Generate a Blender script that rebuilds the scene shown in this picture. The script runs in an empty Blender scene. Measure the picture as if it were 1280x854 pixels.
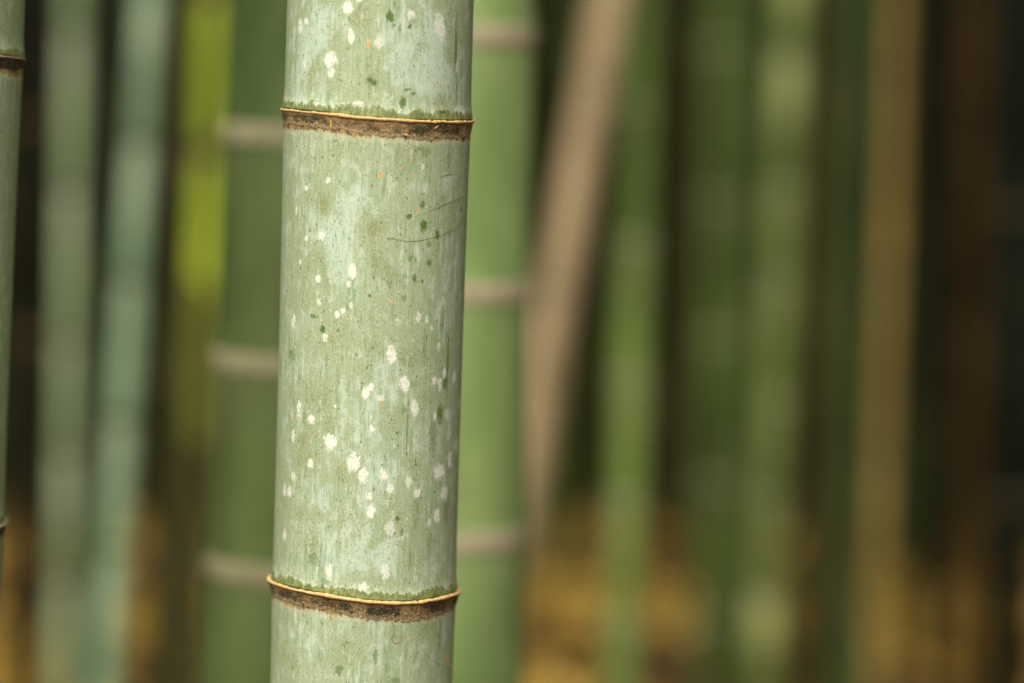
import bpy, math, random
import numpy as np
from mathutils import Vector, Matrix
random.seed(7)
rng = np.random.default_rng(7)
sc = bpy.context.scene
R = math.radians

# ------------------------------------------------------------------ camera, sky, sun, exposure
FPX = 1280 * 85 / 36
cd = bpy.data.cameras.new('camera'); cam = bpy.data.objects.new('camera', cd)
sc.collection.objects.link(cam); sc.camera = cam
cam.matrix_world = (Matrix.Translation((0, 0, 1.5)) @ Matrix.Rotation(R(90 - 5.8), 4, 'X')
                    @ Matrix.Rotation(R(2.0), 4, 'Z'))
cd.lens = 85; cd.sensor_width = 36; cd.clip_start = 0.05; cd.clip_end = 2000
cd.dof.use_dof = True; cd.dof.focus_distance = 1.325; cd.dof.aperture_fstop = 1.9
CM = cam.matrix_world.copy(); CR = CM.to_3x3(); CO = CM.translation.copy()

SUN_EL, SUN_AZ = R(48), R(196)       # azimuth clockwise from +Y: behind the camera, to the left
w = bpy.data.worlds.new('World'); sc.world = w; w.use_nodes = True
wn = w.node_tree; bg = wn.nodes['Background']
sky = wn.nodes.new('ShaderNodeTexSky'); sky.sky_type = 'NISHITA'; sky.sun_disc = False
sky.sun_elevation = SUN_EL; sky.sun_rotation = SUN_AZ
sky.air_density = 1.0; sky.dust_density = 4.0; sky.ozone_density = 0.6
wn.links.new(sky.outputs[0], bg.inputs[0]); bg.inputs[1].default_value = 0.075
sd = bpy.data.lights.new('sun', 'SUN'); so = bpy.data.objects.new('sun', sd)
sc.collection.objects.link(so); sd.energy = 2.2; sd.angle = R(60); sd.color = (1, 0.94, 0.80)
sdir = Vector((math.sin(SUN_AZ) * math.cos(SUN_EL), math.cos(SUN_AZ) * math.cos(SUN_EL), math.sin(SUN_EL)))
so.rotation_euler = sdir.to_track_quat('Z', 'Y').to_euler(); so.location = (-3, -5, 8)
sc.view_settings.view_transform = 'Standard'; sc.view_settings.look = 'None'
sc.view_settings.gamma = 1; sc.view_settings.exposure = 1.5
sc.cycles.use_denoising = True
sc.view_settings.use_curve_mapping = False

# ------------------------------------------------------------------ helpers
def ray(px, py):
    return (CR @ Vector(((px - 640) / FPX, -(py - 427) / FPX, -1))).normalized()
def at(px, py, Y):
    d = ray(px, py); return CO + d * (Y / d.y)
def tag(o, label=None, cat=None, group=None, kind=None):
    if label: o['label'] = label
    if cat: o['category'] = cat
    if group: o['group'] = group
    if kind: o['kind'] = kind
    return o
def link(name, data, parent=None):
    o = bpy.data.objects.new(name, data); sc.collection.objects.link(o)
    if parent: o.parent = parent
    return o
def empty(name, mw):
    o = bpy.data.objects.new(name, None); sc.collection.objects.link(o); o.matrix_world = mw
    o.empty_display_size = 0.1
    return o
def mesh_np(name, V, F, mat, attrs=None, smooth=True):
    me = bpy.data.meshes.new(name)
    V = np.asarray(V, np.float32); F = np.asarray(F, np.int32)
    k = F.shape[1]
    me.vertices.add(len(V)); me.vertices.foreach_set('co', V.ravel())
    me.loops.add(F.size); me.loops.foreach_set('vertex_index', F.ravel())
    me.polygons.add(len(F)); me.polygons.foreach_set('loop_start', np.arange(0, F.size, k, dtype=np.int32))
    me.polygons.foreach_set('use_smooth', np.full(len(F), smooth))
    me.update(calc_edges=True)
    for n, a in (attrs or {}).items():
        a = np.asarray(a, np.float32)
        if a.ndim == 2:
            at_ = me.attributes.new(n, 'FLOAT_VECTOR', 'POINT'); at_.data.foreach_set('vector', a.ravel())
        else:
            at_ = me.attributes.new(n, 'FLOAT', 'POINT'); at_.data.foreach_set('value', a)
    me.materials.append(mat)
    return me
def grid_faces(nr, nc, wrap):
    c = np.arange(nc if wrap else nc - 1); r = np.arange(nr - 1)
    rr, cc = np.meshgrid(r, c, indexing='ij'); c2 = (cc + 1) % nc
    return np.stack([rr * nc + cc, rr * nc + c2, (rr + 1) * nc + c2, (rr + 1) * nc + cc], -1).reshape(-1, 4)
_h = rng.random((256, 256))
def vnoise(x, y):
    xi = np.floor(x).astype(int); yi = np.floor(y).astype(int); fx = x - xi; fy = y - yi
    fx = fx * fx * (3 - 2 * fx); fy = fy * fy * (3 - 2 * fy)
    g = lambda a, b: _h[a & 255, b & 255]
    return (g(xi, yi) * (1 - fx) + g(xi + 1, yi) * fx) * (1 - fy) + (g(xi, yi + 1) * (1 - fx) + g(xi + 1, yi + 1) * fx) * fy
def fnoise(x, y, o=4):
    s = 0; a = 0.5; t = 0
    for i in range(o):
        s = s + a * vnoise(x * 2 ** i + 17 * i, y * 2 ** i + 31 * i); t += a; a *= 0.5
    return s / t - 0.5

# ------------------------------------------------------------------ material helpers
class NT:
    def __init__(s, name, rough=0.6, spec=0.4):
        s.m = bpy.data.materials.new(name); s.m.use_nodes = True; s.t = s.m.node_tree
        s.b = s.t.nodes['Principled BSDF']
        s.b.inputs['Roughness'].default_value = rough; s.b.inputs['Specular IOR Level'].default_value = spec
    def put(s, sock, v):
        if isinstance(v, bpy.types.NodeSocket): s.t.links.new(v, sock)
        elif isinstance(v, tuple) and len(v) == 3 and sock.type == 'RGBA': sock.default_value = (*v, 1)
        else: sock.default_value = v
    def attr(s, n, out='Fac'):
        a = s.t.nodes.new('ShaderNodeAttribute'); a.attribute_name = n; return a.outputs[out]
    def math(s, op, a, b=0.0, c=None, clamp=False):
        n = s.t.nodes.new('ShaderNodeMath'); n.operation = op; n.use_clamp = clamp
        s.put(n.inputs[0], a); s.put(n.inputs[1], b)
        if c is not None: s.put(n.inputs[2], c)
        return n.outputs[0]
    def vmul(s, v, k, off=(0, 0, 0)):
        n = s.t.nodes.new('ShaderNodeVectorMath'); n.operation = 'MULTIPLY_ADD'
        s.put(n.inputs[0], v); n.inputs[1].default_value = k; n.inputs[2].default_value = off
        return n.outputs[0]
    def noise(s, v, scale, detail=3, rough=0.55, dist=0.0):
        n = s.t.nodes.new('ShaderNodeTexNoise'); s.put(n.inputs['Vector'], v)
        n.inputs['Scale'].default_value = scale; n.inputs['Detail'].default_value = detail
        n.inputs['Roughness'].default_value = rough; n.inputs['Distortion'].default_value = dist
        return n.outputs['Fac']
    def voro(s, v, scale, rnd=1.0, out='Distance'):
        n = s.t.nodes.new('ShaderNodeTexVoronoi'); s.put(n.inputs['Vector'], v)
        n.inputs['Scale'].default_value = scale; n.inputs['Randomness'].default_value = rnd
        return n.outputs[out]
    def step(s, v, a, b, o0=0.0, o1=1.0):
        n = s.t.nodes.new('ShaderNodeMapRange'); n.interpolation_type = 'SMOOTHSTEP'
        s.put(n.inputs[0], v); n.inputs[1].default_value = a; n.inputs[2].default_value = b
        n.inputs[3].default_value = o0; n.inputs[4].default_value = o1
        return n.outputs[0]
    def mix(s, f, a, b, mode='MIX'):
        n = s.t.nodes.new('ShaderNodeMix'); n.data_type = 'RGBA'; n.blend_type = mode
        s.put(n.inputs[0], f); s.put(n.inputs[6], a); s.put(n.inputs[7], b)
        return n.outputs[2]
    def bump(s, h, strength=0.3, dist=0.001):
        n = s.t.nodes.new('ShaderNodeBump'); n.inputs['Strength'].default_value = strength
        n.inputs['Distance'].default_value = dist; s.put(n.inputs['Height'], h)
        s.t.links.new(n.outputs[0], s.b.inputs['Normal'])
    def done(s, col):
        s.put(s.b.inputs['Base Color'], col); return s.m

def culm_mat(name, c1, c2, bloom, k_bloom=0.5, lo=0.05, seed=0.0, dark=(0.05, 0.05, 0.02), k_dark=0.6):
    """bamboo wall: fibres, blotches, and the pale wax under each node"""
    n = NT(name, 0.5, 0.15 + min(0.3, c2[1])); sz = n.attr('sz', 'Vector')
    v = n.vmul(sz, (1, 0.10, 1), (seed, seed * 1.7, seed * 0.3))
    f = n.noise(v, 90, 4, 0.6)
    blot = n.noise(n.vmul(sz, (1, 0.45, 1), (seed, seed * 2.7, 0)), 9, 4, 0.65, 0.5)
    c = n.mix(n.step(n.math('ADD', n.math('MULTIPLY', f, 0.4), n.math('MULTIPLY', blot, 0.6)), 0.35, 0.65), c1, c2)
    c = n.mix(n.math('MULTIPLY', n.step(blot, 0.54, 0.72), k_dark), c, dark)
    big = n.noise(n.vmul(sz, (1, 0.8, 1), (seed * 5, seed, 0)), 5.5, 2, 0.5)
    c = n.mix(n.math('MULTIPLY', n.step(big, 0.50, 0.68), 0.45), c, tuple(x * 0.45 for x in c1))
    c = n.mix(n.math('MULTIPLY', n.step(big, 0.50, 0.34), 0.55), c, tuple(min(0.8, x * 1.35) for x in c2))
    # wax below the node above: 'dn' is the distance down from that node
    dn = n.attr('dn'); d2 = n.math('ADD', dn, n.math('MULTIPLY', n.math('SUBTRACT', f, 0.5), 0.03))
    b = n.math('MULTIPLY', n.step(d2, lo * 0.6, lo * 3.4, 1, 0), n.math('MULTIPLY', n.step(n.noise(n.vmul(sz, (0.6, 1, 0.6), (seed * 3, 0, 0)), 4.5, 2), 0.36, 0.62, 0.15, 1.0), k_bloom))
    c = n.mix(b, c, bloom)
    n.bump(f, 0.25, 0.0006)
    return n.done(c)
def plain_mat(name, c1, c2, scale, rough=0.7, co='obj', spec=0.3):
    n = NT(name, rough, spec)
    tc = n.t.nodes.new('ShaderNodeTexCoord').outputs['Object']
    f = n.noise(tc, scale, 4, 0.65)
    n.bump(f, 0.5, 0.002)
    return n.done(n.mix(n.step(f, 0.35, 0.65), c1, c2))
def leaf_mat(name, cols, rough=0.55, trans=0.25):
    n = NT(name, rough, 0.3); a = n.attr('rnd')
    r = n.t.nodes.new('ShaderNodeValToRGB'); cr = r.color_ramp
    while len(cr.elements) < len(cols): cr.elements.new(0.5)
    for i, (e, c) in enumerate(zip(cr.elements, cols)):
        e.position = i / (len(cols) - 1); e.color = (*c, 1)
    n.t.links.new(a, r.inputs[0])
    n.done(r.outputs[0])
    if trans:
        t = n.t.nodes.new('ShaderNodeBsdfTranslucent'); n.t.links.new(r.outputs[0], t.inputs[0])
        mx = n.t.nodes.new('ShaderNodeMixShader'); mx.inputs[0].default_value = trans
        n.t.links.new(n.b.outputs[0], mx.inputs[1]); n.t.links.new(t.outputs[0], mx.inputs[2])
        n.t.links.new(mx.outputs[0], n.t.nodes['Material Output'].inputs[0])
    return n.m

# ------------------------------------------------------------------ ground
def terrain_h(x, y):
    r = np.clip((y - 13) / 14, 0, 1); r = r * r * (3 - 2 * r)
    far = np.clip((np.hypot(x, y - 10) - 18) / 40, 0, 1)
    return 7.0 * r + 5 * far * far + 0.10 * fnoise(x * 0.8, y * 0.8, 3) * np.clip((y - 3.5) / 2, 0, 1)
gx = np.concatenate([np.linspace(-400, -20, 20, endpoint=False), np.linspace(-20, 20, 161), np.linspace(20, 400, 21)[1:]])
gy = np.concatenate([np.linspace(-400, -10, 20, endpoint=False), np.linspace(-10, 34, 177), np.linspace(34, 400, 21)[1:]])
GX, GY = np.meshgrid(gx, gy)
GZ = terrain_h(GX, GY)
n = NT('forest_floor', 0.9, 0.15)
tc = n.t.nodes.new('ShaderNodeTexCoord').outputs['Object']
a = n.noise(tc, 1.6, 5, 0.65); b = n.noise(tc, 28, 4, 0.7)
c = n.mix(n.step(a, 0.42, 0.6), (0.06, 0.035, 0.012), (0.16, 0.09, 0.025))
c = n.mix(n.step(b, 0.4, 0.75), c, (0.05, 0.035, 0.015)); n.bump(b, 0.8, 0.02)
m_floor = n.done(c)
g = link('ground', mesh_np('ground', np.stack([GX, GY, GZ], -1).reshape(-1, 3), grid_faces(len(gy), len(gx), False), m_floor))
tag(g, kind='structure')

def leaves(name, P, L, W, mat, flat=False, up=0.0):
    """many lance-shaped leaves, two triangles folded along the midrib"""
    k = len(P)
    if flat:
        az = rng.random(k) * 2 * np.pi; el = rng.normal(0, 0.18, k)
    else:
        az = rng.random(k) * 2 * np.pi; el = rng.normal(-0.5, 0.5, k)
    d = np.stack([np.cos(az) * np.cos(el), np.sin(az) * np.cos(el), np.sin(el)], -1)
    s = np.stack([-np.sin(az), np.cos(az), rng.normal(0, 0.25 if flat else 0.5, k)], -1)
    s /= np.linalg.norm(s, axis=1)[:, None]
    nn = np.cross(d, s); L = L * (0.6 + 0.8 * rng.random(k))[:, None]; W = W * (0.7 + 0.6 * rng.random(k))[:, None]
    a = P; t = P + d * L; l = P + d * L * 0.4 + s * W / 2 + nn * W * 0.15; r_ = P + d * L * 0.4 - s * W / 2 + nn * W * 0.15
    V = np.stack([a, l, t, r_], 1).reshape(-1, 3)
    F = np.arange(4 * k).reshape(-1, 4)
    rnd = np.repeat(rng.random(k), 4)
    return link(name, mesh_np(name, V, F, mat, {'rnd': rnd}, smooth=False))
k = 24000
x = rng.uniform(-3.6, 3.6, k); y = 2.6 + 5.7 * rng.random(k) ** 0.9
dens = 0.6 * fnoise(x * 1.3 + 5, y * 0.9, 3) + 0.7 * fnoise(x * 4.1 + 2, y * 2.2 + 9, 2); keep = dens + rng.normal(0, 0.04, k) > -0.02
x, y = x[keep], y[keep]
P = np.stack([x, y, terrain_h(x, y) + 0.012 + 0.02 * rng.random(len(x))], -1)
lit = leaves('leaf_litter', P, 0.13, 0.028, leaf_mat('dry_leaves', [(0.74, 0.51, 0.10), (0.66, 0.44, 0.07), (0.45, 0.28, 0.05), (0.8, 0.58, 0.18)], 0.7, 0.1), flat=True)
tag(lit, 'golden brown fallen bamboo leaves lying on the grove floor', 'leaf litter', kind='stuff')

# ------------------------------------------------------------------ unseen canopy shaped for the light, and far thicket
k = 90000
x = rng.uniform(-24, 24, k); y = rng.uniform(-24, 26, k)
rr_ = np.hypot(x, y); low = np.clip((rr_ - 8) / 6, 0, 1) * (y < 6) * np.clip((-y + 4) / 8 - 0.15 * (x > 0) + 0.1, 0, 1)  # low outer ring of leaves, added to cut sky light near the horizon
z = 4.6 - 3.6 * low + terrain_h(x, y) * 0.8 + (3.2 + 3.0 * low) * rng.random(k)
gap = fnoise(x * 0.45 + 3, y * 0.45 + 8, 3) * 0.5
# openings placed in it to light the sharp culm and the litter
hole = np.exp(-(((x + 1.1) / 4.0) ** 2 + ((y + 2.6) / 4.0) ** 2) ** 1.5)
litgap = 1.0 * np.exp(-(((x + 0.8) / 2.8) ** 2 + ((y - 3.2) / 1.6) ** 2))
keep = rng.random(k) < np.clip(1.0 + gap - 1.6 * hole - litgap, 0, 1)
P = np.stack([x, y, z], -1)[keep]
m_leaf = leaf_mat('bamboo_leaves', [(0.03, 0.07, 0.015), (0.06, 0.12, 0.02), (0.10, 0.16, 0.03)], 0.5, 0.25)
can = leaves('unseen_canopy', P, 0.60, 0.24, m_leaf)
tag(can, 'unseen bamboo canopy shaped to shade the grove and let light in', 'foliage', kind='stuff')
k = 30000
x = rng.uniform(-6, 6, k); y = 8.6 + 8.5 * rng.random(k) ** 1.3
z = terrain_h(x, y) + np.minimum(0.5 + (y - 8.6) * 0.6, 3.4) * rng.random(k) ** 1.2
th = leaves('far_thicket', np.stack([x, y, z], -1), 0.30, 0.07, leaf_mat('thicket_leaves', [(0.02, 0.035, 0.01), (0.045, 0.06, 0.015), (0.08, 0.06, 0.02)], 0.6, 0.1))
tag(th, 'dark far-off thicket of bamboo leaves closing the grove', 'foliage', kind='stuff')

# ------------------------------------------------------------------ bamboo culms, out of focus
def axis_frame(pt, pb, Y):
    """local frame of a culm whose axis passes pixel columns pt (top edge) and pb (bottom edge), standing at Y"""
    a = at(pb, 854, Y); b = at(pt, 0, Y); d = (b - a).normalized()
    o = a - d * (a.z / d.z)
    if Y > 3: o = o + d * 0.0
    zc = d; xc = Vector((1, 0, 0)); xc = (xc - zc * xc.dot(zc)).normalized(); yc = zc.cross(xc)
    return Matrix.Translation(o) @ Matrix((xc, yc, zc)).transposed().to_4x4()
def z_at(mw, px, py, Y):
    p = at(px, py, Y); return (mw.inverted() @ p).z
def stem_arrays(r, nodes, z0, z1, nth=28, taper=0.006, wob=0.0):
    """profile rings of a whole culm with a swelling and a step at every node"""
    zs = [z0]
    for i, zn in enumerate(nodes):
        zs += [zn - 0.014, zn - 0.009, zn - 0.004, zn, zn + 0.003, zn + 0.008, zn + 0.016]
        nx = nodes[i + 1] if i + 1 < len(nodes) else z1
        zs += list(np.linspace(zn + 0.03, nx - 0.025, 5))
    zs = np.array(sorted(z for z in set(zs) if z0 <= z <= z1) + [z1])
    nd = np.array(nodes); dif = zs[:, None] - nd[None]
    j = np.abs(dif).argmin(1); dd = dif[np.arange(len(zs)), j]
    sw = 0.018 * np.exp(-(dd / 0.008) ** 2) + 0.012 * np.exp(-((dd - 0.012) / 0.008) ** 2)
    rr = r * (1 + sw) * (1 - taper * zs)
    above = np.array([min([q - z for q in nodes if q >= z - 1e-6] or [z1 - z]) for z in zs])
    th = np.linspace(0, 2 * np.pi, nth, endpoint=False)
    T, Z = np.meshgrid(th, zs); RR = np.repeat(rr[:, None], nth, 1); DN = np.repeat(above[:, None], nth, 1)
    X = RR * np.sin(T); Yv = -RR * np.cos(T)
    V = np.stack([X, Yv, Z], -1).reshape(-1, 3)
    sz = np.stack([np.sin(T) * r * 2, Z, np.cos(T) * r * 2], -1).reshape(-1, 3)
    return V, grid_faces(len(zs), nth, True), {'sz': sz, 'dn': DN.ravel()}
def ring_mesh(name, r, h, out, mat, nth=40, nr=9):
    """lip of a node: a rounded collar with a sharper upper edge"""
    t = np.linspace(0, 1, nr); z = (t - 0.75) * h
    rr = r + out * np.sin(np.pi * np.clip(t, 0, 1)) ** 0.6 * (0.45 + 0.55 * t)
    rr[0] = rr[-1] = r * 0.95
    th = np.linspace(0, 2 * np.pi, nth, endpoint=False); T, Z = np.meshgrid(th, z)
    RR = np.repeat(rr[:, None], nth, 1) + out * 0.3 * fnoise(T * 6, Z * 300 + 3, 3)
    V = np.stack([RR * np.sin(T), -RR * np.cos(T), Z], -1).reshape(-1, 3)
    return mesh_np(name, V, grid_faces(nr, nth, True), mat)
HT = 6.6
def make_culm(label, pt, pb, Y, wpx, ny, mat, m_node, spacing=None, bandh=0.012, out=0.003, group=None, name='bamboo_culm', seed=0):
    mw = axis_frame(pt, pb, Y); r = wpx / FPX * Y / 2
    zn = sorted(z_at(mw, pb + (pt - pb) * (1 - q / 854), q, Y) for q in ny)
    sp = spacing or ((zn[-1] - zn[0]) / (len(zn) - 1) if len(zn) > 1 else 0.3)
    vis = list(zn); nodes = list(zn)
    z = zn[0] - sp
    while z > 0.05: nodes.insert(0, z); z -= sp * 0.97
    z = zn[-1] + sp
    while z < HT: nodes.append(z); z += sp * 1.03
    root = empty(name, mw); tag(root, label, 'bamboo', group)
    V, F, A = stem_arrays(r, nodes, -0.03, HT)
    A['sz'] = A['sz'] + np.array([seed, 0, seed * 0.37])
    link('stem', mesh_np('stem', V, F, mat, A), root)
    for q in vis:
        o = link('node', ring_mesh('node', r * (1 - 0.006 * q) * 1.014, bandh, out, m_node), root); o.location = (0, 0, q)
    return root

# node materials
mn_tan = plain_mat('node_tan', (0.33, 0.31, 0.185), (0.25, 0.235, 0.135), 60)
mn_tan_pale = plain_mat('node_tan_pale', (0.50, 0.44, 0.30), (0.42, 0.37, 0.24), 60)
mn_dead = plain_mat('node_dead', (0.20, 0.15, 0.09), (0.26, 0.20, 0.12), 60)
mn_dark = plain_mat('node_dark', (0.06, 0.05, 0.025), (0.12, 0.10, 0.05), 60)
mn_pale = plain_mat('node_pale', (0.38, 0.42, 0.26), (0.28, 0.30, 0.16), 60)
mn_brown = plain_mat('node_brown', (0.10, 0.06, 0.03), (0.16, 0.09, 0.04), 60)

G2 = 'out of focus bamboo culms behind the sharp one'
m = culm_mat('wall_mid_green', (0.057, 0.102, 0.027), (0.100, 0.143, 0.043), (0.174, 0.205, 0.095), 0.25, 0.03, 1)
make_culm('thick dark green culm close behind the sharp culm, on its left', 372, 338, 1.95, 176, (160, 440, 695), m, mn_tan, bandh=0.022, out=0.0009, group=G2)
m = culm_mat('wall_light_green', (0.204, 0.318, 0.100), (0.287, 0.395, 0.146), (0.359, 0.438, 0.202), 0.3, 0.03, 2)
make_culm('thick light green culm close behind the sharp culm, on its right', 575, 562, 1.98, 188, (38, 352, 655), m, mn_tan_pale, bandh=0.022, out=0.0009, group=G2)
m = culm_mat('wall_dead_tan', (0.272, 0.201, 0.108), (0.386, 0.301, 0.172), (0.386, 0.301, 0.200), 0.3, 0.03, 3)
make_culm('leaning dead culm of pale tan brown, slanting up to the right', 762, 615, 3.5, 52, (95, 355, 600), m, mn_dead, group=G2)
m = culm_mat('wall_grey_green', (0.194, 0.293, 0.145), (0.278, 0.367, 0.194), (0.531, 0.636, 0.435), 0.7, 0.055, 4)
make_culm('slim grey green culm with chalky bands, leftmost of the two pale ones', 92, 78, 3.8, 25, (30, 235, 420, 560, 720), m, mn_dark, group=G2)
m = culm_mat('wall_blue_green', (0.130, 0.253, 0.141), (0.215, 0.345, 0.203), (0.429, 0.540, 0.365), 0.7, 0.06, 5)
make_culm('chalky blue green culm, brightest and widest left of the yellow one', 188, 132, 3.2, 34, (170, 345, 520, 680), m, mn_dark, group=G2)
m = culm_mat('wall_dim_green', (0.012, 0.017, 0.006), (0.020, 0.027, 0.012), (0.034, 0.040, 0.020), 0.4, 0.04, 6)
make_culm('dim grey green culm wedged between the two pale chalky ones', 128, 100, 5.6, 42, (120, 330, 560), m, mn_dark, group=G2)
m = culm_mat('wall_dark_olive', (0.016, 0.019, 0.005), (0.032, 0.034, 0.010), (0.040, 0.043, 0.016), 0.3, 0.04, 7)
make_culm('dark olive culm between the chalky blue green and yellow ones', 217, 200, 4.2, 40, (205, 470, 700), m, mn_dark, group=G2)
m = culm_mat('wall_yellow', (0.272, 0.370, 0.025), (0.370, 0.469, 0.036), (0.432, 0.494, 0.099), 0.3, 0.03, 8)
yc = make_culm('young bright yellow green culm with added dark sleeves shading its foot', 266, 238, 3.7, 34, (-20, 180, 388), m, mn_dark, bandh=0.035, out=0.003, group=G2)  # wide dark bands at its joints stand in for shading
# added sleeves: the end of the sunlit stretch, put into dark colour
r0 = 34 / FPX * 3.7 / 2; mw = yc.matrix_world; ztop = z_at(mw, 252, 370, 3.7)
m_shade_olive = plain_mat('shade_sleeve_olive', (0.10, 0.12, 0.015), (0.15, 0.17, 0.025), 25, 0.8)
m_shade_dark = plain_mat('shade_sleeve_dark', (0.035, 0.038, 0.009), (0.065, 0.06, 0.015), 25, 0.8)
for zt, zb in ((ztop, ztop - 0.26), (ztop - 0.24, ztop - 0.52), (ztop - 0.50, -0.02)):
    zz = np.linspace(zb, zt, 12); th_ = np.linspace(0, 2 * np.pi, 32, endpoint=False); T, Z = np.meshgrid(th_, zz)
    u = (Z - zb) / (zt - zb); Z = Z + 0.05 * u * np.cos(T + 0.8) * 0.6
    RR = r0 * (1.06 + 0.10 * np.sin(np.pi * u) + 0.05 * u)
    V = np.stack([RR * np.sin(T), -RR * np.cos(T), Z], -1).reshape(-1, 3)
    link('shade_sleeve', mesh_np('shade_sleeve', V, grid_faces(12, 32, True), m_shade_olive if zt == ztop else m_shade_dark), yc)
m = culm_mat('wall_fresh_green', (0.108, 0.186, 0.034), (0.166, 0.253, 0.052), (0.250, 0.312, 0.111), 0.5, 0.05, 9)
make_culm('fresh green culm just right of the leaning tan one', 800, 776, 3.6, 44, (130, 300, 470, 620, 770), m, mn_pale, group=G2)
m = culm_mat('wall_moss_green', (0.034, 0.063, 0.012), (0.069, 0.106, 0.022), (0.099, 0.134, 0.050), 0.5, 0.05, 10)
make_culm('broad mossy green culm left of the yellow banded one', 905, 888, 5.4, 48, (60, 250, 420, 600, 770), m, mn_pale, group=G2)
make_culm('mossy green culm touching the left side of the yellow banded one', 945, 926, 6.2, 40, (150, 380, 560, 730), m, mn_pale, group=G2, seed=3.1)
m = culm_mat('wall_banded', (0.089, 0.136, 0.029), (0.130, 0.178, 0.041), (0.466, 0.525, 0.209), 0.9, 0.045, 11)
make_culm('yellow green culm with pale bright bands under its joints', 990, 952, 4.2, 38, (72, 232, 350, 498, 622, 742), m, mn_pale, group=G2)
m = culm_mat('wall_brown_olive', (0.040, 0.039, 0.011), (0.063, 0.065, 0.018), (0.069, 0.072, 0.028), 0.3, 0.04, 12)
make_culm('dull brown olive culm right of the yellow banded one', 1038, 1018, 6.0, 52, (140, 400, 640), m, mn_brown, group=G2)
m = culm_mat('wall_deep_green', (0.023, 0.052, 0.014), (0.046, 0.086, 0.023), (0.069, 0.103, 0.040), 0.4, 0.04, 13)
make_culm('deep green culm hugging the left side of the golden one', 1078, 1062, 5.0, 36, (110, 350, 560, 760), m, mn_dark, group=G2)
m = culm_mat('wall_golden', (0.216, 0.156, 0.040), (0.294, 0.207, 0.062), (0.294, 0.235, 0.088), 0.3, 0.05, 14)
make_culm('golden brown dead culm standing alone among dark ones', 1122, 1092, 4.3, 24, (90, 330, 560, 760), m, mn_brown, group=G2)
m = culm_mat('wall_rust', (0.042, 0.021, 0.004), (0.060, 0.031, 0.007), (0.060, 0.036, 0.011), 0.3, 0.04, 15)
make_culm('dim rust brown culm, farthest right of the brown ones', 1222, 1208, 4.8, 26, (200, 430, 680), m, mn_brown, group=G2)
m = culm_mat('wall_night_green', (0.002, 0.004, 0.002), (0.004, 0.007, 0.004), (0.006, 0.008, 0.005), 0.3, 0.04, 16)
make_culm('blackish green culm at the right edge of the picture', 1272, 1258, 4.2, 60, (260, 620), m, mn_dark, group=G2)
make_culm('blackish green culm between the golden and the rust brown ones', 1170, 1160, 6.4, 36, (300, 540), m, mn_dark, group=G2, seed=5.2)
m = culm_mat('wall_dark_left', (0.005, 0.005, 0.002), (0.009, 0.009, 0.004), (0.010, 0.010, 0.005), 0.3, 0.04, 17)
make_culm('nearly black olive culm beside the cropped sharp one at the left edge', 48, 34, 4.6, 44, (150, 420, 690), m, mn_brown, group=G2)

# far culms: seen only as dim vertical strokes in the gaps
m_far = [culm_mat('wall_far_green', (0.036, 0.060, 0.012), (0.060, 0.084, 0.022), (0.084, 0.096, 0.024), 0.5, 0.05, 20),
         culm_mat('wall_far_olive', (0.040, 0.043, 0.010), (0.063, 0.063, 0.017), (0.069, 0.069, 0.023), 0.5, 0.05, 21),
         culm_mat('wall_far_brown', (0.03, 0.02, 0.006), (0.045, 0.028, 0.01), (0.05, 0.036, 0.02), 0.4, 0.05, 22)]
kinds = ['dim green culm, only a blurred stroke in the dark far grove',
         'dim olive culm, only a blurred stroke in the dark far grove',
         'dim brown culm, only a blurred stroke in the dark far grove']
protos = []
for i in range(3):
    r = 0.042; nodes = list(np.arange(0.2, 8.8, 0.27))
    V, F, A = stem_arrays(r, nodes, -0.3, 9.0, nth=14)
    protos.append(mesh_np('bamboo_culm', V, F, m_far[i], A))
gaps = [40, 62, 112, 150, 215, 235, 690, 712, 730, 842, 856, 870, 910, 960, 1010, 1030, 1050, 1090, 1140, 1158, 1180, 1195, 1235, 1255, 850, 1150, 700, 225, 20, 745, 820, 890, 1000, 1060, 1170, 170]
for i, px in enumerate(gaps):
    Y = 7.0 + 7.0 * ((i * 0.618) % 1); kk = (i * 2 + i // 5) % 3
    p = at(px + random.uniform(-8, 8), 427, Y); gz = float(terrain_h(np.array(p.x), np.array(Y)))
    o = bpy.data.objects.new('bamboo_culm', protos[kk]); sc.collection.objects.link(o)
    o.location = (p.x, Y, gz); o.rotation_euler = (random.uniform(-.02, .02), random.uniform(-0.03, 0.05), random.uniform(0, 6))
    tag(o, kinds[kk], 'bamboo', 'far bamboo culms in the dark of the grove, ' + ['green', 'olive', 'brown'][kk])

# ------------------------------------------------------------------ the sharp culm
YM = 1.36
MW = axis_frame(476, 452, YM); MI = MW.inverted()
RM = 0.0520
def unwrap(px, py, r=RM):
    """pixel -> (angle, height) on the wall of the sharp culm"""
    o = MI @ CO; d = MI.to_3x3() @ ray(px, py)
    a = d.x ** 2 + d.y ** 2; b = 2 * (o.x * d.x + o.y * d.y); c = o.x ** 2 + o.y ** 2 - r * r
    q = b * b - 4 * a * c
    t = (-b - math.sqrt(max(q, 0))) / (2 * a); p = o + d * t
    return math.atan2(p.x, -p.y), p.z
up = [(354, 137.3), (362, 138), (375, 139), (400, 141.5), (430, 145), (455, 148), (480, 149.3), (500, 150.6), (530, 152), (560, 152.6), (580, 152.4), (588, 152)]
lo = [(338, 724.5), (345, 728), (360, 733), (380, 738), (400, 741.7), (430, 746.8), (455, 750.6), (475, 752.4), (500, 753), (520, 751.6), (545, 747.2), (560, 743.2), (571, 739.5)]
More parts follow.
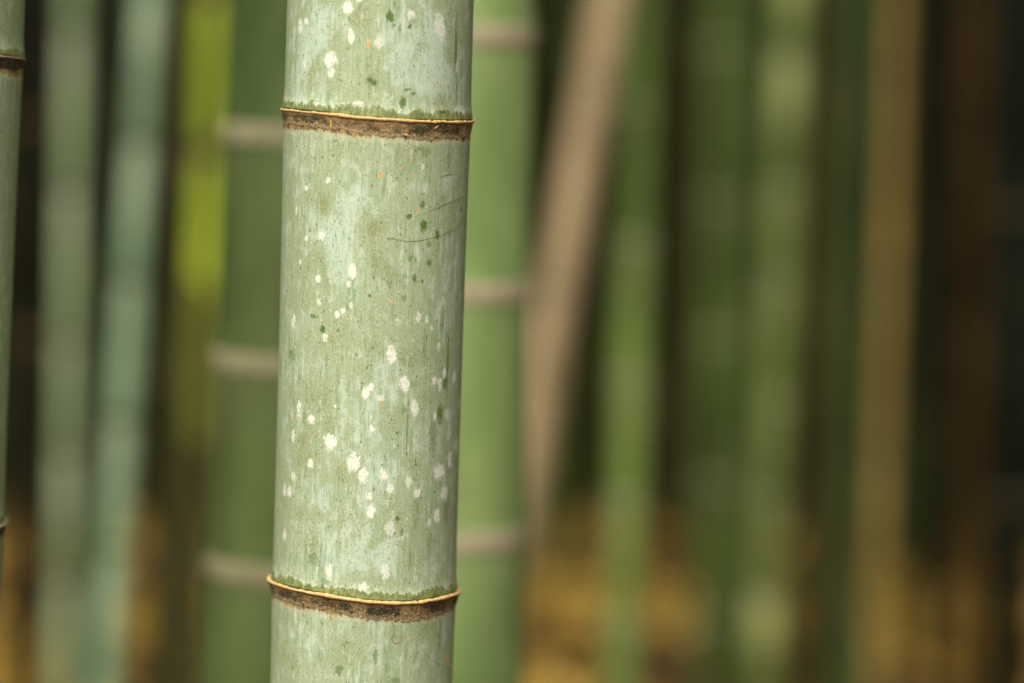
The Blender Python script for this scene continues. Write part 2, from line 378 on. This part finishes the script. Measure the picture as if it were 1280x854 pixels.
def ring_fn(pts):
    tz = sorted(unwrap(*p) for p in pts); ta = np.array([t for t, _ in tz]); za = np.array([z for _, z in tz])
    ta = np.concatenate([[-np.pi], ta, [np.pi]]); zb = (za[0] + za[-1]) / 2; za = np.concatenate([[zb], za, [zb]])
    def f(th):
        th = np.asarray(th); s = 0; 
        for d in (-0.12, -0.06, 0, 0.06, 0.12): s = s + np.interp((th + d + np.pi) % (2 * np.pi) - np.pi, ta, za)
        return s / 5
    return f
ZU, ZL = ring_fn(up), ring_fn(lo)
print('ring z', ZU(0.0), ZL(0.0), ZU(np.linspace(-1.4, 1.4, 5)), ZL(np.linspace(-1.4, 1.4, 5)))
SP = float(ZU(0.0) - ZL(0.0))
def spots(lst):
    out = []
    for q in lst:
        px, py, wd, hg = q[:4]; k_ = q[4] if len(q) > 4 else 1.0
        t, z = unwrap(px, py); t2, _ = unwrap(px + 1, py); t1, _ = unwrap(px - 1, py)
        ds = max(abs(t2 - t1) / 2 * RM, 0.0003); ds = min(ds, 0.0016); _, z2 = unwrap(px, py + 1); dz = abs(z - z2)
        out.append((t * RM, z, wd / 2 * ds, hg / 2 * dz, k_))
    return out
WHITE = [(434.8,9.4,14,18),(449,.5,7,6),(375,31.6,6,20,.8),(382.5,26,5,10,.9),(438.8,45.7,11,17,.9),(473.5,54.4,13,20,.7),(513,19,9,16,.8),
 (549,35,14,27,.8),(413,75,15,18,.95),(414.7,91,9,13,.9),(381,81,6,12,.5),(571,84,5,12,.5),(369,170,3,5,.7),(409.4,226,6,8),(383,235.5,4,8,.7),
 (370,263,3,10,.8),(402.4,294.6,9,13),(382.6,298.5,5,8,.8),(375,327,4,7,.8),(440.5,339,12,17),(398,349.5,6,11),(436,356,5,8,.8),(398,378,5,9,.7),
 (421,393,7,11,.9),(428,389,6,9,.8),(439,382,5,9,.7),(367,399,4,12,.8),(523,396,7,11,.7),(533,399,6,10,.8),(527,209,4,8,.6),(554,376,6,12,.4),(366,403,5,14,.8),
 (406,422,9,10,.8),(539,410,3,7,.7),(548,433,5,11,.8),(488.7,446,12,20),(488.7,434,7,6,.8),(505.4,480.6,11,19),(463.7,483.7,8,11),(457,492,10,14),
 (518,511,10,19,.9),(543,475.5,6,13,.9),(550,481,5,17,.8),(555,467.5,5,12,.8),(568,471,4,15,.8),(543,521.5,4,14,.9),(558,516,5,14,.7),(571,557,5,18,.7),
 (574,506,5,18,.6),(373,508.7,5,14),(373,521.5,6,10,.6),(389,524,7,12,.9),(418.6,507.6,3,5),(366,545.5,4,16,.8),(412.7,551,15,22),(464.7,536,6,10),
 (464,522,5,6,.7),(388,579.5,8,15,.9),(444,578,15,22),(452.6,594.4,14,18),(479.7,593,11,16,.9),(487.4,610.4,9,12,.9),(510,601.6,10,14,.7),(548.4,591,12,21),
 (562,574,5,18,.8),(521.6,617,8,12,.9),(462.4,620,9,12,.9),(366,596,5,11,.8),(362,615,6,14,.8),(355,612.5,4,14,.8),(555.6,617,8,16,.8),(477,498,8,8,.6),
 (463.8,639,10,17),(487.7,661,13,21,.6),(546,646,8,20,.9),(536.4,652,6,12,.6),(355.6,669,5,14,.8),(481.6,716,10,22,.8),(411.8,714.5,9,20,.8),(454,733.7,12,14,.8),
 (544.6,710,5,14,.4),(370,768,5,26,.55),(399,131,9,5,.8),(449,129,12,5,.6),(573,140,14,16,.35),(391,118,4,8,.4),(510,560,3,8,.5),(431,640,3,4,.5),(502,330,3,5,.5),
 (430,470,2,3,.8),(495,400,3,3,.7),(405,640,2,3,.7),(520,180,3,4,.5),(447,210,2,3,.7)]
ORANGE = [(461,54.6,7,13),(476,219,8,9),(501,210,6,5,.8),(460,239,2.4,2.6,.9),(410.6,270,3,4),(490,377,5,6,.8),(510.4,798.6,4,9),(557.8,824,5,11),(448.8,787.7,3,4,.8),
 (462,802,2,6,.7),(477,505,6,10,.5),(373,523,6,7,.6),(522,263.7,5,10,.9),(531,590,5,10,.4),(369,170,3,5,.7),(558,131,4,4,.8)]
MOSS = [(487.5,19,11,17),(493,6,5,12),(499,37,6,12,.6),(512,33,5,8),(463.5,102,17,12),(509,112,9,4,.9),(516,117,8,4,.9),(569.5,60,4,90,.8),(570,110,4,50,.6),(511,271,7,8,.9),
 (529,282,9,18),(527.5,255,6,13,.8),(546,293,5,16),(536,306,7,8,.6),(535,329,8,14,.9),(512,322,6,10,.6),(504,373,8,12,.5),(393,396,10,7,.9),(527,352,4,6,.9),
 (576,262,3,10,.7),(403,413,8,12),(423,413,5,8),(555.6,478.5,6,16,.9),(550,518.5,9,22,.9),(497.7,557,3,6,.9),(509,534,3,70,.5),(559.5,450,3,110,.8),(504,513,8,14,.5),
 (541,547,9,60,.5),(364,444,12,16,.5),(497,541,6,6,.7),(496.7,648.8,5,8,.9),(502,664,4,12,.8),(558,634,8,50,.5),(387.5,287.6,3,6),(462,370,5,7),(518,349,5,13),
 (520,640,10,50,.45),(535,680,8,40,.4),(512,700,6,30,.4),(424,836,14,14,.7),(469,820,6,22,.6),(495,850,14,8,.6),(400,820,8,20,.4),(549,800,4,60,.6),(512,480,30,10,.3),
 (414.5,772.6,3,6),(503,127,9,18,.9),(392,700,18,20,.5),(405,728,20,12,.5),(560,200,6,30,.5),(530,190,22,16,.4),(497,195,10,30,.3),(553,400,4,40,.5),(530,430,4,50,.4)]
BLOOM = [(440,250,34,34,1),(425,280,46,44,1),(412,300,40,44,1),(425,330,40,50,.9),(410,350,20,50,.6),(470,262,26,40,.6),(375,110,40,70,.8),(400,30,50,70,.8),(385,60,36,50,.8),
 (520,60,60,110,.8),(555,100,40,70,.9),(540,60,30,80,.7),(490,480,50,90,.7),(440,540,60,70,.5),(460,650,50,80,.7),(400,660,40,60,.6),(440,700,60,50,.7),(395,620,30,40,.5),
 (375,800,50,70,.5),(480,700,40,40,.8),(530,720,40,30,.7),(430,780,50,30,.5),(510,90,50,50,.6),(380,480,30,120,.4),(560,330,30,120,.5),(540,790,40,60,.4),(480,600,50,80,.6),(530,560,30,60,.4),
 (375,200,40,60,.4),(500,210,30,50,.5),(570,230,20,60,.5)]
OLIVE = [(451,19,34,44,.9),(437,60,24,30,.6),(407,255,26,44,.7),(395,245,20,60,.5),(470,285,24,30,.8),(475,320,34,50,.8),(480,345,40,40,.5),(385,500,26,90,.7),(420,480,36,60,.6),
 (380,560,30,60,.7),(425,590,40,40,.6),(470,565,20,20,.7),(400,645,40,30,.6),(465,435,26,16,.8),(515,460,40,50,.5),(530,560,30,80,.5),(540,440,20,60,.5),(420,420,40,40,.6),
 (390,690,24,60,.7),(500,350,30,30,.4),(440,190,60,40,.4),(520,190,50,30,.8),(410,100,30,30,.5),(460,100,40,40,.5),(380,370,20,90,.5),(500,790,40,40,.5),(510,590,20,40,.5)]
WHITE = [(q[0], q[1], q[2] * random.uniform(0.95, 1.3), q[3] * random.uniform(0.95, 1.25), *q[4:]) for q in WHITE]
WHITE, ORANGE, MOSS, BLOOM, OLIVE = map(spots, (WHITE, ORANGE, MOSS, BLOOM, OLIVE))
def field(S, Z, lst):
    """1 at a spot's centre, 0 at its rim, down to -1; with the spot's own strength"""
    f = np.full(S.shape, -1.0); k_ = np.zeros(S.shape)
    for s0, z0, a_, b_, kk in lst:
        mk = (np.abs(S - s0) < 2.2 * a_) & (np.abs(Z - z0) < 2.2 * b_)
        if not mk.any(): continue
        v = 1 - np.sqrt(((S[mk] - s0) / a_) ** 2 + ((Z[mk] - z0) / b_) ** 2)
        cur = f[mk]; bt = v > cur; cur[bt] = v[bt]; f[mk] = cur
        kc = k_[mk]; kc[bt] = kk; k_[mk] = kc
    return f, k_
def soft(S, Z, lst):
    f = np.zeros(S.shape)
    for s0, z0, a_, b_, kk in lst:
        f = f + kk * np.exp(-(((S - s0) / a_) ** 2 + ((Z - z0) / b_) ** 2))
    return f
thd = np.concatenate([np.linspace(-np.pi, -1.75, 24, endpoint=False), np.linspace(-1.75, 1.75, 340), np.linspace(1.75, np.pi, 25)[1:-1]])
ths = np.linspace(-np.pi, np.pi, 56, endpoint=False)

def rad(dl, du, th):
    """wall radius: dl height over the node below, du depth under the node above"""
    r = RM + 0.0008 * np.exp(-(du / 0.03)) + 0.0010 * np.exp(-(dl / 0.006) ** 2) + 0.0006 * np.exp(-dl / 0.03)
    return r + 0.00035 * np.sin(2 * th + 0.6) + 0.00012 * np.sin(9 * th + 2)
def internode(fl, fu, z_rows, thv, mat, parent):
    """z_rows: 0..1 between the lower and the upper ring"""
    T, U = np.meshgrid(thv, z_rows); Zl = fl(T); Zu = fu(T); Z = Zl + (Zu - Zl) * U
    RR = rad(Z - Zl, Zu - Z, T)
    S = T * RM
    RR = RR + 0.00006 * fnoise(S * 900, Z * 60, 2)
    V = np.stack([RR * np.sin(T), -RR * np.cos(T), Z], -1).reshape(-1, 3)
    w_, wk = field(S, Z, WHITE); o_, ok = field(S, Z, ORANGE); m_, mk = field(S, Z, MOSS)
    A = {'sz': np.stack([S, Z, 0 * S], -1).reshape(-1, 3), 'lw': w_.ravel(), 'lk': wk.ravel(), 'orr': o_.ravel(), 'ok': ok.ravel(),
         'ms': m_.ravel(), 'mk': mk.ravel(), 'bl': soft(S, Z, BLOOM).ravel(), 'ol': soft(S, Z, OLIVE).ravel(),
         'dl': (Z - Zl).ravel(), 'du': (Zu - Z).ravel(), 'th': T.ravel()}
    return link('internode', mesh_np('internode', V, grid_faces(len(z_rows), len(thv), True), mat, A), parent)

def sharp_mat(name, dim=1.0, sp_=True):
    n = NT(name, 0.5, 0.45); sz = n.attr('sz', 'Vector')
    f1 = n.noise(n.vmul(sz, (1, 0.035, 1)), 1500, 3, 0.6)          # fine fibres
    f2 = n.noise(n.vmul(sz, (1, 0.05, 1), (3, 1, 0)), 420, 4, 0.6)  # broader streaks
    g1 = n.noise(n.vmul(sz, (1, 0.6, 1), (7, 2, 0)), 60, 5, 0.65, 0.4)
    g2 = n.noise(n.vmul(sz, (1, 0.5, 1), (1, 9, 0)), 220, 4, 0.65)
    g3 = n.noise(n.vmul(sz, (1, 0.45, 1), (11, 4, 0)), 1100, 3, 0.6)
    S = lambda x, k_: n.math('MULTIPLY', n.math('SUBTRACT', x, 0.5), k_)
    A = lambda *x: x[0] if len(x) == 1 else n.math('ADD', x[0], A(*x[1:]))
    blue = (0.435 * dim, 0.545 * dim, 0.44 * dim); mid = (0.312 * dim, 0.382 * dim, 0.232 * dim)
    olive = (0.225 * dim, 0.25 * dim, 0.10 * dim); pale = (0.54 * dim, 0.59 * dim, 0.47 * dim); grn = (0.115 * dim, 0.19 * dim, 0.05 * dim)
    g4 = n.noise(n.vmul(sz, (1, 0.35, 1), (21, 3, 0)), 480, 5, 0.7)
    bl = A(n.attr('bl'), S(g1, 3.4), S(g2, 2.6), S(f2, 1.6), S(f1, 1.0), S(g4, 1.5))
    c = n.mix(n.step(bl, 0.0, 1.0), mid, blue)
    ol = A(n.attr('ol'), S(g1, -2.0), S(g2, 2.6), S(f2, 1.8), S(g3, 1.4), S(g4, 1.8))
    c = n.mix(n.math('MULTIPLY', n.step(ol, 0.15, 1.0), 0.85), c, olive)
    c = n.mix(n.math('MULTIPLY', n.step(A(f2, S(g2, 0.8), S(g4, .9), S(f1, .5)), 0.54, 0.78), 0.75), c, pale)
    g6 = n.noise(n.vmul(sz, (1, 0.75, 1), (33, 13, 0)), 950, 4, 0.75)
    c = n.mix(n.math('MULTIPLY', n.step(A(g6, S(g2, .6)), 0.52, 0.70), 0.55), c, pale)
    c = n.mix(n.math('MULTIPLY', n.step(A(g6, S(g1, .7)), 0.48, 0.30), 0.45), c, (0.15 * dim, 0.21 * dim, 0.07 * dim))
    # greener streaks
    v2 = n.noise(n.vmul(sz, (1, 0.10, 1), (5, 5, 0)), 300, 4, 0.6)
    c = n.mix(n.math('MULTIPLY', n.step(A(v2, S(g1, 1.0), S(f1, .7), S(g4, 1.0)), 0.56, 0.84), 0.55), c, grn)
    c = n.mix(n.math('MULTIPLY', n.step(A(f1, S(g3, .5)), 0.56, 0.76), 0.45), c, grn)
    c = n.mix(n.math('MULTIPLY', n.step(A(g4, S(f1, .4)), 0.60, 0.72), 0.5), c, (0.16 * dim, 0.20 * dim, 0.07 * dim))
    # pepper specks
    for ps, pr, th_ in ((1100, 0.24, 0.55), (650, 0.20, 0.85)):
        pep = n.voro(n.vmul(sz, (1, 0.5, 1), (ps, 0, 0)), ps)
        sel = n.noise(sz, 150 + ps * 0.1, 3)
        c = n.mix(n.math('MULTIPLY', n.step(n.math('SUBTRACT', pep, n.math('MULTIPLY', n.step(sel, 0.44, 0.68), pr)), 0.10, 0.0), th_), c, (0.045, 0.075, 0.02))
    # fine fibre lines, alternately dark and pale
    fl = n.noise(n.vmul(sz, (1, 0.012, 1), (9, 0, 0)), 1900, 2, 0.5)
    c = n.mix(n.math('MULTIPLY', n.step(fl, 0.58, 0.72), n.math('MULTIPLY', n.step(v2, 0.35, 0.7), 0.45)), c, (0.10 * dim, 0.15 * dim, 0.045 * dim))
    c = n.mix(n.math('MULTIPLY', n.step(fl, 0.42, 0.30), 0.35), c, pale)
    # moss stains
    ms = A(n.attr('ms'), S(g2, 2.4), S(g3, 2.2), S(f1, 1.2), S(g4, 1.2))
    c = n.mix(n.math('MULTIPLY', n.step(ms, -0.1, 0.45), n.math('MULTIPLY', n.attr('mk'), 0.95)), c, (0.085, 0.155, 0.025))
    # lichen
    lw = A(n.attr('lw'), S(g2, 1.5), S(g3, 1.5), S(g4, 1.0), S(f1, .5))
    crust = n.step(g3, 0.36, 0.52)
    lm = n.math('MULTIPLY', n.step(lw, -0.05, 0.38), n.math('MULTIPLY', n.attr('lk'), n.math('ADD', 0.42, n.math('MULTIPLY', crust, 0.55))))
    c = n.mix(lm, c, (0.80, 0.82, 0.73))
    orr = A(n.attr('orr'), S(g3, 0.9)); om = n.math('MULTIPLY', n.step(orr, 0.05, 0.25), n.attr('ok'))
    c = n.mix(om, c, n.mix(n.step(g3, .45, .6), (0.55, 0.36, 0.14), (0.62, 0.48, 0.26)))
    # green zone above the node, with a chalky rim
    dl = n.attr('dl'); rag = A(S(n.noise(n.vmul(sz, (1, 0.15, 1), (2, 2, 0)), 600, 3), 0.0022), S(g3, 0.005), S(g2, .007), S(g1, 0.010), S(n.noise(n.vmul(sz,(1,.01,1)),260,2),0.006))
    dlr = n.math('ADD', dl, rag)
    c = n.mix(n.math('MULTIPLY', n.math('MULTIPLY', n.step(dlr, 0.0076, 0.0054), n.step(g4, 0.44, 0.62)), 0.75), c, (0.72, 0.74, 0.62))
    c = n.mix(n.math('MULTIPLY', n.step(dlr, 0.0060, 0.0045), 0.92), c, n.mix(n.step(A(g4, S(g3, 1.0), S(g2, .8)), 0.3, 0.7), (0.085, 0.125, 0.022), (0.23, 0.27, 0.085)))
    c = n.mix(n.step(A(dl, S(g3, 0.0012)), 0.0017, 0.0011), c, (0.045, 0.045, 0.015))
    # brown scurf under the node above
    du = n.attr('du'); dur = A(du, S(g1, 0.007), S(n.noise(n.vmul(sz, (1, 0.5, 1), (4, 2, 0)), 520, 3), 0.007), S(g3, 0.002))
    c = n.mix(n.math('MULTIPLY', n.step(dur, 0.0135, 0.0105), 0.5), c, (0.60, 0.56, 0.36))
    c = n.mix(n.step(A(dur, S(g4, .006)), 0.0112, 0.0088), c, n.mix(n.step(A(g2, S(g3, 1.0)), 0.35, 0.65), (0.10, 0.055, 0.02), (0.42, 0.27, 0.10)))
    h = A(n.math('MULTIPLY', f1, 0.5), n.math('MULTIPLY', f2, 0.5), n.math('MULTIPLY', lm, 1.5), n.math('MULTIPLY', g3, 0.4))
    n.bump(h, 0.35, 0.00025)
    n.put(n.b.inputs['Roughness'], n.step(lm, 0, 1, 0.46, 0.8))
    return n.done(c)
m_sharp = sharp_mat('weathered_wall', 1.14); m_sharp_dim = sharp_mat('weathered_wall_shaded', 0.92)  # second copy darkened: the left culm's shade is put into its colour

n = NT('node_scurf', 0.85, 0.2); sz = n.attr('sz', 'Vector'); dd = n.attr('d')
g2 = n.noise(sz, 900, 4, 0.7); g3 = n.noise(n.vmul(sz, (1, 0.7, 1), (4, 1, 0)), 2200, 3, 0.6); g1 = n.noise(sz, 130, 3, 0.6)
A = lambda a, b: n.math('ADD', a, b); S = lambda x, k_: n.math('MULTIPLY', n.math('SUBTRACT', x, 0.5), k_)
g5 = n.noise(n.vmul(sz, (1, 0.6, 1), (8, 8, 0)), 60, 3, 0.6)
c = n.mix(n.step(A(g2, S(g3, 1.4)), 0.40, 0.66), (0.065, 0.040, 0.016), (0.42, 0.28, 0.12))
c = n.mix(n.math('MULTIPLY', n.step(A(A(g1, S(g5, 1.0)), S(g2, 1.2)), 0.48, 0.58), 0.88), c, n.mix(n.step(g3, .52, .66), (0.020, 0.028, 0.014), (0.20, 0.19, 0.11)))
c = n.mix(n.math('MULTIPLY', n.step(A(A(g5, S(g1, .6)), S(g2, 0.8)), 0.51, 0.40), 0.8), c, n.mix(n.step(g2, .4, .6), (0.24, 0.15, 0.07), (0.46, 0.34, 0.18)))
c = n.mix(n.step(A(g3, S(g2, 1.4)), 0.64, 0.74), c, (0.55, 0.42, 0.24))
c = n.mix(n.math('MULTIPLY', n.step(A(dd, S(g2, 0.9)), 0.22, 0.05), 0.85), c, (0.40, 0.23, 0.09))
c = n.mix(n.math('MULTIPLY', n.step(A(dd, S(g2, 1.4)), 0.62, 0.95), 0.85), c, n.mix(n.step(g3, .4, .6), (0.42, 0.30, 0.14), (0.5, 0.46, 0.30)))
n.bump(A(g2, g3), 0.8, 0.0006); m_scurf = n.done(c)
n = NT('node_lip', 0.55, 0.4); sz = n.attr('sz', 'Vector')
g2 = n.noise(n.vmul(sz, (1, 4, 1)), 500, 4, 0.7)
c = n.mix(n.step(g2, 0.35, 0.6), (0.42, 0.25, 0.08), (0.70, 0.50, 0.22)); n.bump(g2, 0.4, 0.0003); m_lip = n.done(c)
m_lip_dull = plain_mat('node_lip_dull', (0.22, 0.18, 0.11), (0.34, 0.28, 0.18), 300)
m_scurf_dark = plain_mat('node_scurf_dark', (0.03, 0.022, 0.014), (0.11, 0.08, 0.05), 500, 0.85)

def make_node(fz, out, h, parent, dense=True, thv=None, lip=0.0008, dull=False):
    """golden lip of fallen sheaths and the scurfy band below it"""
    thv = thd if dense else ths
    node = bpy.data.objects.new('node', None)
    nr = 26 if dense else 6
    t = np.linspace(0, 1, nr); T, U = np.meshgrid(thv, t)
    S_ = T * RM; hh = h * (0.78 + 0.5 * fnoise(S_ * 60, U * 0 + 2, 3) + 0.5 * fnoise(S_ * 900, U * 0 + 7, 3) + 0.32 * np.cos(T - 0.3))
    Z = fz(T) - 0.0004 - U * hh
    o_ = out * (0.9 - 0.88 * U ** 0.8) + 0.0001
    RR = rad(1.0, 0.0 + U * h, T) + o_ + 0.0009 * fnoise(S_ * 700, Z * 700, 4) * np.sin(np.pi * np.clip(U * 1.1, 0, 1)) ** 0.5
    RR[-1] -= 0.0009
    V = np.stack([RR * np.sin(T), -RR * np.cos(T), Z], -1).reshape(-1, 3)
    band = link('node', mesh_np('node', V, grid_faces(nr, len(thv), True), m_scurf_dark if dull else m_scurf, {'sz': np.stack([S_, Z, 0 * S_], -1).reshape(-1, 3), 'd': U.ravel()}), parent)
    # lip tube
    ph = np.linspace(0, 2 * np.pi, 12, endpoint=False); T, PH = np.meshgrid(thv, ph)
    S_ = T * RM; lr = lip * np.clip(0.95 + 1.1 * fnoise(S_ * 90, S_ * 0 + 5, 3) + 0.7 * fnoise(S_ * 700, S_ * 0 + 8, 3), 0.35, 1.7)
    rc = rad(1.0, 0.0, T) + out + 0.0006 * fnoise(S_ * 60, S_ * 0 + 9, 3)
    RR = rc + lr * 1.0 * np.cos(PH); Z = fz(T) + lr * np.sin(PH) + 0.0006 * fnoise(S_ * 150, S_ * 0 + 1, 3)
    RR = np.where(np.cos(PH) < -0.3, RR - out * 0.9, RR)
    V = np.stack([RR * np.sin(T), -RR * np.cos(T), Z], -1).reshape(-1, 3)
    F = grid_faces(12, len(thv), True)
    nc = len(thv); cc = np.arange(nc); F2 = np.stack([11 * nc + cc, 11 * nc + (cc + 1) % nc, (cc + 1) % nc, cc], -1)
    link('lip', mesh_np('lip', V, np.concatenate([F, F2]), m_lip_dull if dull else m_lip, {'sz': np.stack([S_, Z, 0 * S_], -1).reshape(-1, 3)}), band)
    return band

def flat_ring(z): return lambda th, z=z: z + 0.0012 * np.sin(np.asarray(th) + z * 9)
def build_sharp(root, mat, ZLf, ZUf, dense=True, out=(0.0009, 0.0022), h=(0.0078, 0.0088)):
    thv = thd if dense else np.linspace(-np.pi, np.pi, 160, endpoint=False)
    k1, k2 = (300, 620) if dense else (160, 400)
    z0 = float(ZLf(0.0)); z1 = float(ZUf(0.0)); sp = z1 - z0
    below = flat_ring(z0 - sp); above = flat_ring(z1 + sp)
    internode(ZLf, ZUf, np.linspace(0, 1, k2), thv, mat, root)
    internode(below, ZLf, np.concatenate([np.linspace(0, 0.6, 12, endpoint=False), np.linspace(0.6, 1, k1)]), thv, mat, root)
    internode(ZUf, above, np.concatenate([np.linspace(0, 0.4, k1), np.linspace(0.4, 1, 13)[1:]]), thv, mat, root)
    make_node(ZUf, out[0], h[0], root, dense, dull=not dense); make_node(ZLf, out[1], h[1], root, dense, dull=not dense)
    # the rest of the culm, out of the picture
    z = z0 - sp
    nodes = []
    while z > 0.03: nodes.append(z); z -= sp * 0.93
    nodes = [-0.03] + nodes[::-1]
    for a_, b_ in zip(nodes[:-1], nodes[1:]): internode(flat_ring(a_), flat_ring(b_), np.linspace(0, 1, 14), ths, mat, root)
    for q in nodes[1:]: make_node(flat_ring(q), 0.0015, 0.008, root, False)
    z = z1 + sp; nodes = [z]
    while z < HT: z += sp * 1.02; nodes.append(z)
    for a_, b_ in zip(nodes[:-1], nodes[1:]): internode(flat_ring(a_), flat_ring(b_), np.linspace(0, 1, 14), ths, mat, root)
    for q in nodes[:-1]: make_node(flat_ring(q), 0.0015, 0.008, root, False)
root = empty('bamboo_culm', MW)
tag(root, 'sharp pale green bamboo culm with white lichen spots in front of all others', 'bamboo')
build_sharp(root, m_sharp, ZL, ZU)

# fine hairs and scraps lying on its wall
m_hair = plain_mat('dark_hair', (0.13, 0.12, 0.055), (0.24, 0.22, 0.11), 300)
m_straw = plain_mat('straw', (0.62, 0.36, 0.10), (0.7, 0.45, 0.16), 300)
def hair(pts, rr, lift, mat, name='fibre'):
    P_ = [unwrap(*p) for p in pts]
    # Catmull-Rom smoothing in wall coordinates
    q = []
    for i in range(len(P_) - 1):
        p0, p1, p2, p3 = [np.array(P_[min(max(j, 0), len(P_) - 1)]) for j in (i - 1, i, i + 1, i + 2)]
        for t in np.linspace(0, 1, 8, endpoint=False):
            q.append(0.5 * (2 * p1 + (p2 - p0) * t + (2 * p0 - 5 * p1 + 4 * p2 - p3) * t * t + (3 * p1 - p0 - 3 * p2 + p3) * t ** 3))
    q.append(np.array(P_[-1])); q = np.array(q); k_ = len(q)
    rw = RM + 0.0006 + lift * np.ones(k_)
    C = np.stack([rw * np.sin(q[:, 0]), -rw * np.cos(q[:, 0]), q[:, 1]], -1)
    tg = np.gradient(C, axis=0); tg /= np.linalg.norm(tg, axis=1)[:, None]
    nm = np.stack([np.sin(q[:, 0]), -np.cos(q[:, 0]), 0 * q[:, 0]], -1); bn = np.cross(tg, nm)
    a_ = np.linspace(0, 2 * np.pi, 6, endpoint=False); tp = rr * np.clip(np.minimum(np.arange(k_), np.arange(k_)[::-1]) / 4 + 0.35, 0, 1)
    V = (C[:, None] + (nm[:, None] * np.cos(a_)[None, :, None] + bn[:, None] * np.sin(a_)[None, :, None]) * tp[:, None, None]).reshape(-1, 3)
    link(name, mesh_np(name, V, grid_faces(k_, 6, True), mat), root)
hair([(483, 297), (495, 299), (505, 301), (522, 301), (540, 297), (556, 291), (572, 279), (580, 262)], 0.00010, 0.00005, m_hair)
hair([(528, 268), (545, 260), (560, 253), (574, 246), (583, 243)], 0.00010, 0.00005, m_hair)
hair([(540, 228), (556, 219), (574, 215)], 0.00007, 0.00005, m_hair)
hair([(508, 780), (520, 797), (530, 815), (542, 827), (558, 834), (570, 846)], 0.00008, 0.00005, m_hair)
hair([(486, 775), (492, 782), (493, 792), (489, 798), (494, 804), (501, 801), (500, 795)], 0.00019, 0.0001, m_hair)
hair([(415.5, 149.5), (416, 155), (415.5, 162)], 0.00035, 0.0014, m_straw, 'straw')
hair([(541, 161), (545, 156.5)], 0.0005, 0.0015, m_straw, 'straw')
hair([(504, 168), (508, 169)], 0.0005, 0.0015, m_straw, 'straw')
hair([(545, 137), (551, 138)], 0.0003, 0.0015, m_straw, 'straw')

# ------------------------------------------------------------------ second sharp culm, cropped by the left edge
YL = 1.385
save = (MW, MI, WHITE, ORANGE, MOSS, BLOOM, OLIVE)
rpx = RM / YL * FPX
MW = axis_frame(27 - rpx + 1, 0 - rpx - 4, YL); MI = MW.inverted()
def zl(px, py): return (MI @ at(px, py, YL)).z
zU, zL = zl(-80, 66), zl(-100, 650)
WHITE = []; ORANGE = []; MOSS = []; BLOOM = []; OLIVE = []
r2 = empty('bamboo_culm', MW)
tag(r2, 'grey green culm, dimmed as if in shade, cut off by the left edge of the picture', 'bamboo')
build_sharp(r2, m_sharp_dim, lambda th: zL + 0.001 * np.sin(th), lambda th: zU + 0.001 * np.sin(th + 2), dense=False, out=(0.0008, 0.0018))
